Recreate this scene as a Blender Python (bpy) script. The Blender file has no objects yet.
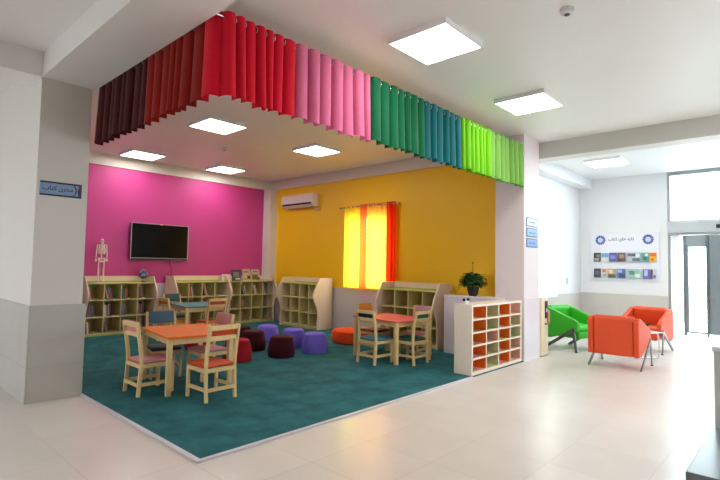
import bpy, bmesh, math, random
from mathutils import Vector, Matrix
random.seed(7)
SC = bpy.context.scene
COL = SC.collection
PI = math.pi

# ---------------------------------------------------------------- camera
cd = bpy.data.cameras.new('camera'); cam = bpy.data.objects.new('camera', cd); COL.objects.link(cam)
cd.sensor_width = 36.0; cd.sensor_fit = 'HORIZONTAL'; cd.lens = 485.6 / 720 * 36; cd.clip_start = 0.05
CAMP = Vector((-1.8155, -3.1723, 1.4)); yaw, pitch, roll = 0.74607, 0.05177, 0.01876
d_ = Vector((math.cos(pitch)*math.cos(yaw), math.cos(pitch)*math.sin(yaw), math.sin(pitch)))
r_ = Vector((math.sin(yaw), -math.cos(yaw), 0)); u_ = r_.cross(d_)
cr, sr = math.cos(roll), math.sin(roll)
R_ = cr*r_ + sr*u_; U_ = -sr*r_ + cr*u_
cam.matrix_world = Matrix(((R_.x, U_.x, -d_.x, CAMP.x), (R_.y, U_.y, -d_.y, CAMP.y), (R_.z, U_.z, -d_.z, CAMP.z), (0, 0, 0, 1)))
SC.camera = cam
# ---------------------------------------------------------------- world, exposure
w = bpy.data.worlds.new('sky'); SC.world = w; w.use_nodes = True
bg = w.node_tree.nodes['Background']; bg.inputs[0].default_value = (0.88, 0.94, 1.0, 1); bg.inputs[1].default_value = 13.0
SC.view_settings.view_transform = 'Standard'; SC.view_settings.look = 'None'
SC.view_settings.exposure = 0.42; SC.view_settings.gamma = 1.0; SC.view_settings.use_curve_mapping = False
SC.cycles.max_bounces = 10; SC.cycles.diffuse_bounces = 6; SC.cycles.use_denoising = True
SC.cycles.sample_clamp_indirect = 6.0
LAMP = 13.0
def portal(name, loc, rot, sx, sy):
    """light portal: emits nothing itself, only guides the sampling of the sky through an opening"""
    l = bpy.data.lights.new(name, 'AREA'); l.shape = 'RECTANGLE'; l.size = sx; l.size_y = sy; l.cycles.is_portal = True
    o = bpy.data.objects.new(name, l); o.location = loc; o.rotation_euler = rot; COL.objects.link(o); return o
portal('portal_entrance', (9.78, -2.65, 1.7), (0, PI/2, 0), 3.3, 3.1)
portal('portal_side_window', (7.535, 0.77, 1.82), (-PI/2, 0, 0), 1.17, 1.75)
portal('portal_hall_window', (4.35, -7.17, 1.8), (PI/2, 0, 0), 1.5, 1.7)
portal('portal_left_window', (-7.17, 3.3, 1.8), (0, -PI/2, 0), 1.7, 2.0)
portal('portal_alcove_window', (5.87, 3.525, 1.7), (0, PI/2, 0), 1.5, 1.2)

# ---------------------------------------------------------------- materials
def lin(c):
    return tuple(((v/255)/12.92 if v/255 <= .04045 else ((v/255+.055)/1.055)**2.4) for v in c) + (1,)
MATS = {}
def mat(name, rgb, rough=.6, metal=0, noise=0, scale=20, bump=0, emit=0, spec=.5, sheen=0, coat=0):
    if name in MATS: return MATS[name]
    m = bpy.data.materials.new(name); m.use_nodes = True; nt = m.node_tree; b = nt.nodes['Principled BSDF']
    c = lin(rgb); b.inputs['Base Color'].default_value = c; b.inputs['Roughness'].default_value = rough
    b.inputs['Metallic'].default_value = metal; b.inputs['Specular IOR Level'].default_value = spec
    b.inputs['Sheen Weight'].default_value = sheen; b.inputs['Coat Weight'].default_value = coat
    if noise or bump:
        tc = nt.nodes.new('ShaderNodeTexCoord'); n = nt.nodes.new('ShaderNodeTexNoise'); n.inputs['Scale'].default_value = scale
        n.inputs['Detail'].default_value = 4
        nt.links.new(tc.outputs['Object'], n.inputs['Vector'])
        if noise:
            mx = nt.nodes.new('ShaderNodeMix'); mx.data_type = 'RGBA'
            mx.inputs[6].default_value = tuple(v*(1-noise) for v in c[:3])+(1,); mx.inputs[7].default_value = tuple(min(1, v*(1+noise)) for v in c[:3])+(1,)
            nt.links.new(n.outputs['Fac'], mx.inputs[0]); nt.links.new(mx.outputs[2], b.inputs['Base Color'])
        if bump:
            bp = nt.nodes.new('ShaderNodeBump'); bp.inputs['Strength'].default_value = bump; bp.inputs['Distance'].default_value = .01
            nt.links.new(n.outputs['Fac'], bp.inputs['Height']); nt.links.new(bp.outputs[0], b.inputs['Normal'])
    if emit:
        b.inputs['Emission Color'].default_value = c; b.inputs['Emission Strength'].default_value = emit
    MATS[name] = m; return m
def wood(name, rgb, rough=.45, scale=6):
    if name in MATS: return MATS[name]
    m = mat(name, rgb, rough); nt = m.node_tree; b = nt.nodes['Principled BSDF']; c = lin(rgb)
    tc = nt.nodes.new('ShaderNodeTexCoord'); mp = nt.nodes.new('ShaderNodeMapping'); mp.inputs['Scale'].default_value = (30, 30, 3)
    n = nt.nodes.new('ShaderNodeTexNoise'); n.inputs['Scale'].default_value = scale/3; n.inputs['Detail'].default_value = 6; n.inputs['Distortion'].default_value = 1.0
    mx = nt.nodes.new('ShaderNodeMix'); mx.data_type = 'RGBA'
    mx.inputs[6].default_value = tuple(v*.72 for v in c[:3])+(1,); mx.inputs[7].default_value = tuple(min(1, v*1.2) for v in c[:3])+(1,)
    nt.links.new(tc.outputs['Object'], mp.inputs[0]); nt.links.new(mp.outputs[0], n.inputs['Vector'])
    nt.links.new(n.outputs['Fac'], mx.inputs[0]); nt.links.new(mx.outputs[2], b.inputs['Base Color']); return m
def tile_mat(name, rgb, grout, size, off, axes, rough, gw=.004, var=.06, noise=.06):
    """square or rectangular tiles from world position; axes picks which two coordinates carry the grid"""
    m = bpy.data.materials.new(name); m.use_nodes = True; nt = m.node_tree; b = nt.nodes['Principled BSDF']; L = nt.links.new
    geo = nt.nodes.new('ShaderNodeNewGeometry'); sp = nt.nodes.new('ShaderNodeSeparateXYZ'); L(geo.outputs['Position'], sp.inputs[0])
    def mth(op, a, bb=None, c=None):
        n = nt.nodes.new('ShaderNodeMath'); n.operation = op
        for i, v in enumerate((a, bb, c)):
            if v is None: continue
            if isinstance(v, (int, float)): n.inputs[i].default_value = v
            else: L(v, n.inputs[i])
        return n.outputs[0]
    edges = []; cells = []
    for ax, s, o in zip(axes, size, off):
        t = mth('DIVIDE', mth('SUBTRACT', sp.outputs[ax], o), s)
        fr = mth('FRACT', t); cells.append(mth('FLOOR', t))
        edges.append(mth('LESS_THAN', mth('MULTIPLY', mth('MINIMUM', fr, mth('SUBTRACT', 1.0, fr)), s), gw/2))
    g = mth('MAXIMUM', edges[0], edges[1])
    cx = nt.nodes.new('ShaderNodeCombineXYZ'); L(cells[0], cx.inputs[0]); L(cells[1], cx.inputs[1])
    wn = nt.nodes.new('ShaderNodeTexWhiteNoise'); wn.noise_dimensions = '2D'; L(cx.outputs[0], wn.inputs[0])
    ns = nt.nodes.new('ShaderNodeTexNoise'); ns.inputs['Scale'].default_value = 2.6; ns.inputs['Detail'].default_value = 5; L(geo.outputs['Position'], ns.inputs['Vector'])
    val = mth('ADD', mth('MULTIPLY', mth('SUBTRACT', wn.outputs[0], .5), var), mth('MULTIPLY', mth('SUBTRACT', ns.outputs['Fac'], .5), noise*4))
    hsv = nt.nodes.new('ShaderNodeHueSaturation'); hsv.inputs['Color'].default_value = lin(rgb); L(mth('ADD', val, 1.0), hsv.inputs['Value'])
    mx = nt.nodes.new('ShaderNodeMix'); mx.data_type = 'RGBA'; L(g, mx.inputs[0]); L(hsv.outputs[0], mx.inputs[6]); mx.inputs[7].default_value = lin(grout)
    L(mx.outputs[2], b.inputs['Base Color'])
    L(mth('ADD', rough, mth('MULTIPLY', g, .3)), b.inputs['Roughness'])
    MATS[name] = m; return m
def cloth(name, rgb, trans=0, rough=.9):
    if name in MATS: return MATS[name]
    m = bpy.data.materials.new(name); m.use_nodes = True; nt = m.node_tree; b = nt.nodes['Principled BSDF']; L = nt.links.new
    c = lin(rgb); b.inputs['Roughness'].default_value = rough; b.inputs['Specular IOR Level'].default_value = .2; b.inputs['Sheen Weight'].default_value = .15
    tc = nt.nodes.new('ShaderNodeTexCoord'); n = nt.nodes.new('ShaderNodeTexNoise'); n.inputs['Scale'].default_value = 60; L(tc.outputs['Object'], n.inputs['Vector'])
    mx = nt.nodes.new('ShaderNodeMix'); mx.data_type = 'RGBA'; L(n.outputs['Fac'], mx.inputs[0])
    mx.inputs[6].default_value = tuple(v*.88 for v in c[:3])+(1,); mx.inputs[7].default_value = tuple(min(1, v*1.1) for v in c[:3])+(1,)
    L(mx.outputs[2], b.inputs['Base Color'])
    if trans:
        t = nt.nodes.new('ShaderNodeBsdfTranslucent'); L(mx.outputs[2], t.inputs[0]); ms = nt.nodes.new('ShaderNodeMixShader'); ms.inputs[0].default_value = trans
        L(b.outputs[0], ms.inputs[1]); L(t.outputs[0], ms.inputs[2]); L(ms.outputs[0], nt.nodes['Material Output'].inputs[0])
    MATS[name] = m; return m
def glass(name, tint=(240, 248, 248), refl=.03):
    if name in MATS: return MATS[name]
    m = bpy.data.materials.new(name); m.use_nodes = True; nt = m.node_tree; L = nt.links.new
    nt.nodes.remove(nt.nodes['Principled BSDF'])
    t = nt.nodes.new('ShaderNodeBsdfTransparent'); t.inputs[0].default_value = lin(tint)
    g = nt.nodes.new('ShaderNodeBsdfGlossy'); g.inputs['Roughness'].default_value = .03
    ms = nt.nodes.new('ShaderNodeMixShader'); ms.inputs[0].default_value = refl; L(t.outputs[0], ms.inputs[1]); L(g.outputs[0], ms.inputs[2]); L(ms.outputs[0], nt.nodes['Material Output'].inputs[0])
    MATS[name] = m; return m

# ---------------------------------------------------------------- mesh helpers
class MB:
    def __init__(s): s.bm = bmesh.new()
    def box(s, x0, x1, y0, y1, z0, z1, bev=0, seg=2):
        r = bmesh.ops.create_cube(s.bm, size=1); vs = r['verts']
        bmesh.ops.scale(s.bm, vec=(x1-x0, y1-y0, z1-z0), verts=vs); bmesh.ops.translate(s.bm, vec=((x0+x1)/2, (y0+y1)/2, (z0+z1)/2), verts=vs)
        if bev:
            es = list({e for v in vs for e in v.link_edges}); bmesh.ops.bevel(s.bm, geom=es, offset=bev, segments=seg, affect='EDGES', profile=.5)
        return s
    def bar(s, p, q, a, b, up=(0, 0, 1)):
        """rectangular bar from p to q, a wide (sideways), b thick"""
        p = Vector(p); q = Vector(q); d = (q-p).normalized(); up = Vector(up)
        if abs(d.dot(up)) > .99: up = Vector((0, 1, 0))
        sd = d.cross(up).normalized(); u = sd.cross(d)
        vs = [s.bm.verts.new(c + sd*i*a/2 + u*j*b/2) for c in (p, q) for i, j in ((-1, -1), (1, -1), (1, 1), (-1, 1))]
        for f in ((3, 2, 1, 0), (4, 5, 6, 7), (0, 1, 5, 4), (1, 2, 6, 5), (2, 3, 7, 6), (3, 0, 4, 7)): s.bm.faces.new([vs[i] for i in f])
        return s
    def path(s, pts, a, b, up=(1, 0, 0)):
        """rectangular section swept along pts with shared rings; 'a' across up-normal plane, b along up"""
        pts = [Vector(p) for p in pts]; up = Vector(up).normalized(); rings = []
        for i, c in enumerate(pts):
            d = (pts[min(i+1, len(pts)-1)] - pts[max(i-1, 0)]).normalized(); n = d.cross(up).normalized()
            rings.append([s.bm.verts.new(c + n*j*a/2 + up*k*b/2) for j, k in ((-1, -1), (1, -1), (1, 1), (-1, 1))])
        for A, B in zip(rings, rings[1:]):
            for k in range(4): s.bm.faces.new((A[k], A[(k+1) % 4], B[(k+1) % 4], B[k]))
        s.bm.faces.new(rings[0][::-1]); s.bm.faces.new(rings[-1]); return s
    def tube(s, pts, r, n=8, close=False):
        pts = [Vector(p) for p in pts]; rings = []; N = len(pts)
        if not isinstance(r, (list, tuple)): r = [r]*N
        ref = None
        for i, c in enumerate(pts):
            a = pts[(i-1) % N] if close else pts[max(i-1, 0)]; b = pts[(i+1) % N] if close else pts[min(i+1, N-1)]
            d = (b-a).normalized()
            if ref is None: ref = Vector((0, 0, 1)) if abs(d.z) < .9 else Vector((1, 0, 0))
            sd = d.cross(ref).normalized(); ref = sd.cross(d).normalized()
            rings.append([s.bm.verts.new(c + (sd*math.cos(2*PI*k/n) + ref*math.sin(2*PI*k/n))*r[i]) for k in range(n)])
        prs = list(zip(rings, rings[1:])) + ([(rings[-1], rings[0])] if close else [])
        for A, B in prs:
            for k in range(n): s.bm.faces.new((A[k], A[(k+1) % n], B[(k+1) % n], B[k]))
        if not close: s.bm.faces.new(rings[0][::-1]); s.bm.faces.new(rings[-1])
        return s
    def lathe(s, prof, n=28, c=(0, 0, 0), sx=1, sy=1):
        rings = []
        for r, z in prof:
            if r < 1e-5: rings.append([s.bm.verts.new((c[0], c[1], c[2]+z))])
            else: rings.append([s.bm.verts.new((c[0]+r*sx*math.cos(2*PI*k/n), c[1]+r*sy*math.sin(2*PI*k/n), c[2]+z)) for k in range(n)])
        for A, B in zip(rings, rings[1:]):
            for k in range(n):
                k2 = (k+1) % n
                if len(A) == 1 and len(B) > 1: s.bm.faces.new((A[0], B[k2], B[k]))
                elif len(B) == 1 and len(A) > 1: s.bm.faces.new((A[k], A[k2], B[0]))
                elif len(A) > 1: s.bm.faces.new((A[k], A[k2], B[k2], B[k]))
        if len(rings[0]) > 1: s.bm.faces.new(rings[0][::-1])
        if len(rings[-1]) > 1: s.bm.faces.new(rings[-1])
        return s
    def prism(s, poly, axis, a, b):
        """poly in the two remaining axes (in order), extruded along axis from a to b"""
        def P(u, v, t): return {'x': (t, u, v), 'y': (u, t, v), 'z': (u, v, t)}[axis]
        A = [s.bm.verts.new(P(u, v, a)) for u, v in poly]; B = [s.bm.verts.new(P(u, v, b)) for u, v in poly]; n = len(poly)
        s.bm.faces.new(A[::-1]); s.bm.faces.new(B)
        for i in range(n): s.bm.faces.new((A[i], A[(i+1) % n], B[(i+1) % n], B[i]))
        return s
    def ball(s, c, r, sx=1, sy=1, sz=1, seg=16):
        q = bmesh.ops.create_uvsphere(s.bm, u_segments=seg, v_segments=max(6, seg*2//3), radius=r)['verts']
        bmesh.ops.scale(s.bm, vec=(sx, sy, sz), verts=q); bmesh.ops.translate(s.bm, vec=c, verts=q); return s
    def build(s, name, m, parent=None, smooth=False, bevel=0, loc=None):
        bmesh.ops.recalc_face_normals(s.bm, faces=s.bm.faces)
        me = bpy.data.meshes.new(name); s.bm.to_mesh(me); s.bm.free()
        for x in (m if isinstance(m, (list, tuple)) else [m]): me.materials.append(x)
        if smooth:
            for p in me.polygons: p.use_smooth = True
            try: me.set_sharp_from_angle(angle=math.radians(40))
            except Exception: pass
        o = bpy.data.objects.new(name, me); COL.objects.link(o)
        if parent: o.parent = parent
        if loc: o.location = loc
        if bevel:
            md = o.modifiers.new('bevel', 'BEVEL'); md.width = bevel; md.segments = 2; md.limit_method = 'ANGLE'
        return o
def tag(o, label=None, cat=None, group=None, kind=None):
    if label: o['label'] = label
    if cat: o['category'] = cat
    if group: o['group'] = group
    if kind: o['kind'] = kind
    return o
def thing(name, label, cat, loc, rz=0, group=None):
    o = bpy.data.objects.new(name, None); o.empty_display_size = .1; COL.objects.link(o)
    o.location = loc; o.rotation_euler = (0, 0, rz); return tag(o, label, cat, group)
def struct(mb, name, m, **k): return tag(mb.build(name, m, **k), kind='structure')
def children(o): return [c for c in COL.objects if c.parent == o]
def dup(src, loc, rz, label, mats=None, group=None):
    r = src.copy(); COL.objects.link(r); r.location = loc; r.rotation_euler = (0, 0, rz); r['label'] = label
    if group: r['group'] = group
    def rec(a, b):
        for ch in children(a):
            c = ch.copy(); COL.objects.link(c); c.parent = b
            key = ch.name.split('.')[0]
            if mats and key in mats:
                c.data = ch.data.copy(); c.data.materials[0] = mats[key]
            rec(ch, c)
    rec(src, r); return r
def smoothcurve(pts, n=5):
    out = []
    for i in range(len(pts)-1):
        p0 = pts[max(i-1, 0)]; p1 = pts[i]; p2 = pts[i+1]; p3 = pts[min(i+2, len(pts)-1)]
        for k in range(n):
            t = k/n
            out.append(tuple(.5*((2*p1[j]) + (-p0[j]+p2[j])*t + (2*p0[j]-5*p1[j]+4*p2[j]-p3[j])*t*t + (-p0[j]+3*p1[j]-3*p2[j]+p3[j])*t**3) for j in range(len(p1))))
    out.append(tuple(pts[-1])); return out

# shared materials
white_paint = mat('white_paint', (222, 218, 213), .6, noise=.02, scale=1.5)
ceil_paint = mat('ceiling_paint', (236, 235, 233), .42, noise=.03, scale=1.2, bump=.05)
foyer_paint = mat('foyer_paint', (224, 226, 230), .5)
pink_paint = mat('pink_paint', (198, 62, 140), .5, noise=.03, scale=1.5)
yellow_paint = mat('yellow_paint', (246, 196, 4), .5, noise=.03, scale=1.5)
wains_l = tile_mat('wainscot_tile', (190, 188, 182), (168, 165, 160), (.30, .60), (0, -.26), (1, 2), .3, .003, .03, .03)
wains_p = tile_mat('pillar_tile', (190, 188, 182), (170, 167, 162), (.5, .60), (0.01, -.26), (0, 2), .3, .003, .02, .03)
wains_w = tile_mat('white_wall_tile', (206, 200, 204), (190, 184, 188), (.6, .3), (0, .05), (1, 2), .3, .003, .02, .02)
wains_f = tile_mat('foyer_wall_tile', (196, 193, 189), (180, 177, 172), (.6, .3), (0, 0), (1, 2), .3, .003, .02, .02)
floor_m = tile_mat('floor_tile', (222, 215, 208), (190, 178, 166), (.6, .6), (-.045, .045), (0, 1), .25, .007, .05, .03)
chrome = mat('chrome', (200, 202, 205), .2, 1)
steel = mat('brushed_steel', (170, 172, 175), .35, 1)
black = mat('black_plastic', (14, 14, 16), .3)
pine = wood('pine_wood', (226, 196, 138))

# ================================================================ SETTING
CZ = 3.47; W = 5.66; D = 6.85; ZW = .945; ZA = 3.245; ZB = 3.22; CT = .012
struct(MB().box(-7, 9.62, -7, 7, -.1, 0), 'floor', floor_m)
struct(MB().box(-30, 60, -40, 40, -.3, -.12), 'floor_outside', mat('concrete_paving', (190, 188, 184), .8, noise=.08, scale=2))
mb = MB().box(-7.15, 6.3, -7.15, 7.1, CZ, CZ+.2); struct(mb, 'ceiling', ceil_paint)
struct(MB().box(6.3, 9.75, -7.15, .76, 3.40, 3.67), 'ceiling_foyer', foyer_paint)
# pillar and wall on the left, with the beams it carries
struct(MB().box(-.494, -.03, 2.41, 7.0, 0, CZ), 'wall_left', white_paint)
struct(MB().box(-.502, -.494, 2.405, 6.9, 0, ZW), 'trim_1', wains_l)
struct(MB().box(-.502, .004, 2.40, 2.41, 0, ZW), 'trim_2', wains_p)
struct(MB().box(-.494, 0, -7, 2.41, ZB, CZ), 'beam_left', ceil_paint)
struct(MB().box(-7, -.494, 2.41, 2.85, ZB, CZ), 'beam_cross', ceil_paint)
# pink wall
struct(MB().box(-.03, 5.85, D, D+.15, 0, CZ), 'wall_back', pink_paint)
struct(MB().box(0, W, D-.01, D, 0, ZW), 'trim_3', wains_w)
struct(MB().box(0, W, D-.03, D, ZA, CZ), 'trim_4', white_paint)
# yellow wall with its window opening
wy0, wy1, wz0, wz1 = 2.93, 4.12, .95, 2.45
mb = MB(); X0, X1 = W, W+.19
mb.box(X0, X1, .47, wy0, 0, CZ).box(X0, X1, wy1, D, 0, CZ).box(X0, X1, wy0, wy1, 0, wz0).box(X0, X1, wy0, wy1, wz1, CZ)
struct(mb, 'wall_yellow', yellow_paint)
struct(MB().box(W-.01, W, .47, D, 0, .905), 'trim_5', wains_w)
struct(MB().box(W-.03, W, .47, D, ZA, CZ), 'trim_6', white_paint)
struct(MB().box(5.44, W, 6.58, D, 0, ZA), 'wall_corner_post', white_paint)
frame_m = mat('window_frame', (235, 235, 235), .4)
fr = struct(MB().box(W+.06, W+.12, wy0, wy0+.05, wz0, wz1).box(W+.06, W+.12, wy1-.05, wy1, wz0, wz1).box(W+.06, W+.12, wy0, wy1, wz0, wz0+.05)
       .box(W+.06, W+.12, wy0, wy1, wz1-.05, wz1).box(W+.065, W+.115, 3.50, 3.55, wz0, wz1), 'window_1', frame_m)
MB().box(W+.085, W+.09, wy0+.05, 3.50, wz0+.05, wz1-.05).box(W+.085, W+.09, 3.55, wy1-.05, wz0+.05, wz1-.05).build('pane', glass('clear_glass'), fr)
# column on the right of the alcove
lilac = mat('column_paint', (222, 210, 212), .5, noise=.02, scale=1.5)
struct(MB().box(5.29, 5.85, 0, .47, 0, CZ), 'wall_column', lilac)
struct(MB().box(5.283, 5.857, -.008, .476, 0, .93), 'trim_7', mat('column_tile', (222, 220, 224), .2))
# foyer: side wall with window, far wall, beams
fx0, fx1, fz0, fz1 = 6.95, 8.12, .95, 2.70
mb = MB().box(5.85, fx0, .6, .75, 0, 3.45).box(fx1, 9.75, .6, .75, 0, 3.45).box(fx0, fx1, .6, .75, 0, fz0).box(fx0, fx1, .6, .75, fz1, 3.45)
struct(mb, 'wall_foyer_side', foyer_paint)
struct(MB().box(5.86, 9.6, .59, .6, 0, .88), 'trim_8', mat('foyer_side_tile', (196, 193, 188), .3))
fr = struct(MB().box(fx0, fx0+.05, .66, .71, fz0, fz1).box(fx1-.05, fx1, .66, .71, fz0, fz1).box(fx0, fx1, .66, .71, fz0, fz0+.05).box(fx0, fx1, .66, .71, fz1-.05, fz1), 'window_2', frame_m)
MB().box(fx0+.05, fx1-.05, .683, .688, fz0+.05, fz1-.05).build('pane', glass('clear_glass'), fr)
struct(MB().box(9.6, 9.75, -1.09, .75, 0, 3.45), 'wall_foyer_far', foyer_paint)
struct(MB().box(9.59, 9.6, -1.09, .6, 0, .89), 'trim_9', wains_f)
struct(MB().box(6.0, 6.3, -7, .6, 3.205, CZ), 'beam_foyer', mat('beam_paint', (205, 203, 198), .5))
struct(MB().box(6.3, 9.6, .36, .6, 3.20, 3.42), 'beam_foyer_side', foyer_paint)
# walls outside the picture that close the hall
struct(MB().box(9.6, 9.75, -7, -4.2, 0, 3.45), 'wall_entrance', foyer_paint)
mb = MB().box(-7, 3.6, -7.15, -7, 0, CZ).box(5.1, 9.75, -7.15, -7, 0, CZ).box(3.6, 5.1, -7.15, -7, 0, .95).box(3.6, 5.1, -7.15, -7, 2.65, CZ)
struct(mb, 'wall_right', white_paint)
struct(MB().box(-7.15, -7, -7.15, 2.3, 0, CZ).box(-7.15, -7, 4.3, 7, 0, CZ).box(-7.15, -7, 2.3, 4.3, 0, .95).box(-7.15, -7, 2.3, 4.3, 2.65, CZ), 'wall_behind', white_paint)
struct(MB().box(-7, -.494, 6.9, 7.05, 0, CZ), 'wall_left_end', white_paint)
# carpet and its metal edging
def carpet_mat():
    m = mat('carpet_pile', (22, 104, 104), .95, spec=.1); nt = m.node_tree; b = nt.nodes['Principled BSDF']; L = nt.links.new
    g = nt.nodes.new('ShaderNodeNewGeometry'); n1 = nt.nodes.new('ShaderNodeTexNoise'); n1.inputs['Scale'].default_value = 3.2; n1.inputs['Detail'].default_value = 7; n1.inputs['Roughness'].default_value = .65
    n2 = nt.nodes.new('ShaderNodeTexNoise'); n2.inputs['Scale'].default_value = 160; n2.inputs['Detail'].default_value = 2
    for n in (n1, n2): L(g.outputs['Position'], n.inputs['Vector'])
    rp = nt.nodes.new('ShaderNodeValToRGB'); rp.color_ramp.elements[0].position = .36; rp.color_ramp.elements[1].position = .72
    c = lin((50, 106, 112)); rp.color_ramp.elements[0].color = tuple(v*.74 for v in c[:3])+(1,); rp.color_ramp.elements[1].color = tuple(v*1.35+.004 for v in c[:3])+(1,)
    L(n1.outputs['Fac'], rp.inputs[0]); L(rp.outputs[0], b.inputs['Base Color'])
    bp = nt.nodes.new('ShaderNodeBump'); bp.inputs['Strength'].default_value = .6; bp.inputs['Distance'].default_value = .006; L(n2.outputs['Fac'], bp.inputs['Height']); L(bp.outputs[0], b.inputs['Normal']); return m
cp = MB().prism([(0.0, 0), (5.28, 0), (5.28, .478), (W-.012, .478), (W-.012, D-.012), (0.006, D-.012), (0.006, 0)][:6], 'z', .0005, CT).build('carpet', carpet_mat())
tag(cp, 'deep teal wall-to-wall carpet covering the children\'s reading corner', 'carpet')
alu = mat('aluminium_strip', (206, 204, 212), .4, .1)
struct(MB().box(-.026, .010, -.026, 2.40, .0005, .016), 'trim_10', alu)
struct(MB().box(-.026, 3.755, -.026, .010, .0005, .0162), 'trim_11', alu)

# entrance: transom, header box of the sliding door, glass leaf
grey_al = mat('grey_aluminium', (150, 156, 158), .4, .3)
white_al = mat('white_aluminium', (186, 192, 195), .4)
t = struct(MB().box(9.60, 9.68, -1.14, -1.09, 0, 3.40).box(9.60, 9.70, -4.2, -1.14, 3.325, 3.40).box(9.62, 9.68, -4.2, -1.14, 2.385, 2.42), 'door_1', grey_al)
MB().box(9.645, 9.65, -4.2, -1.14, 2.42, 3.33).build('transom_pane', glass('clear_glass'), t)
MB().box(9.50, 9.74, -4.2, -1.10, 2.16, 2.385, .012).build('header_box', white_al, t)
MB().box(9.52, 9.72, -4.2, -1.12, 2.115, 2.158).build('header_rail', grey_al, t)
MB().box(9.485, 9.50, -1.99, -1.90, 2.23, 2.30, .006).build('motion_sensor', black, t)
MB().box(9.63, 9.66, -1.28, -1.15, .04, 2.115).box(9.63, 9.66, -4.2, -1.28, .04, .10).build('leaf_frame', mat('white_door_frame', (240, 243, 245), .4), t)
MB().box(9.642, 9.648, -4.2, -1.28, .10, 2.115).build('door_pane', glass('clear_glass'), t)
struct(MB().box(9.55, 9.76, -4.2, -1.09, -.1, .012), 'trim_12', mat('threshold', (190, 196, 200), .4, .2))
# outside the glass: pale landing and a grey metal gate with a louvred light
struct(MB().box(9.76, 14, -6, 3, -.119, .0), 'floor_landing', mat('landing', (225, 225, 225), .7))
gt = thing('metal_gate', 'grey metal gate with a bright louvred opening outside the glass entrance', 'gate', (10.9, 0, 0))
gm = mat('gate_grey', (64, 62, 60), .6)
MB().box(0, .06, -4.3, -1.552, 0.06, 2.3).box(0, .06, -1.235, -1.19, .06, 2.3).box(0, .06, -1.552, -1.235, 1.93, 2.3).box(0, .06, -1.552, -1.235, .06, .10).build('gate_leaf', gm, gt)
MB().box(-.02, .08, -1.189, -1.138, 0.001, 2.3).build('gate_post', mat('gate_dark', (30, 29, 28), .6), gt)
MB().box(-.02, -.0005, -1.60, -1.555, 0.001, 2.3).build('gate_post', mat('gate_dark', (30, 29, 28), .6), gt)
mb = MB()
for k in range(15): mb.box(.02, .035, -1.5515, -1.2355, .16+k*.118, .172+k*.118)
mb.build('louvre', mat('slat_grey', (110, 112, 114), .5), gt)
MB().box(-.03, -.005, -2.3, -2.12, 2.13, 2.16).build('bar_light', mat('bar_white', (240, 240, 240), .4), gt)

# ================================================================ LAMPS
def panel_lamp(x, y, z, label, src=None):
    t = thing('ceiling_light', label, 'ceiling light', (x, y, z), 0, 'square LED ceiling panels')
    s = .31
    MB().box(-s, s, -s, -s+.014, -.05, 0).box(-s, s, s-.014, s, -.05, 0).box(-s, -s+.014, -s+.014, s-.014, -.05, 0).box(s-.014, s, -s+.014, s-.014, -.05, 0).build('frame', mat('lamp_frame', (240, 240, 242), .5), t)
    m = mat('lamp_diffuser', (255, 250, 244), .5, emit=LAMP)
    MB().box(-s+.014, s-.014, -s+.014, s-.014, -.046, -.02).build('diffuser', m, t); return t
lz = CZ
for x, y, l in ((1.83, -.70, 'largest square white ceiling panel above the crimson and pink curtains, hall side'),
                (3.93, -.67, 'square white ceiling panel in the hall in front of the lime curtain'),
                (1.98, 3.27, 'square white ceiling panel of the alcove just below the crimson curtain corner'),
                (2.12, 6.20, 'square white ceiling panel of the alcove nearest the skeleton and far pink wall'),
                (3.92, 6.18, 'square white ceiling panel of the alcove near the far corner by the air conditioner'),
                (3.97, 3.27, 'square white ceiling panel of the alcove beneath the pink curtain, before the window')):
    panel_lamp(x, y, lz, l)
panel_lamp(7.72, -.48, 3.40, 'bright square ceiling panel in the white foyer above the armchairs')
for x, l in ((-2.3, 'directly over the viewer, left of the long beam'), (1.83, 'above the dark desk step, outside the picture'), (3.93, 'beyond the desk towards the entrance, outside the picture')): panel_lamp(x, -3.6, lz, 'square ceiling panel ' + l)
def detector(x, y, label):
    t = thing('smoke_detector', label, 'smoke detector', (x, y, CZ))
    MB().lathe([(0, -.045), (.035, -.045), (.05, -.035), (.055, -.012), (.055, 0)], 24).build('housing', mat('detector_white', (215, 215, 215), .5), t, smooth=True)
    MB().lathe([(0, -.052), (.018, -.052), (.024, -.044), (.024, -.04)], 16).build('sensor', mat('detector_dark', (60, 60, 60), .5), t)
detector(2.05, -1.80, 'small round smoke detector on the hall ceiling near the top edge')
detector(2.88, 4.55, 'small smoke detector on the alcove ceiling between two square lights')

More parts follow.
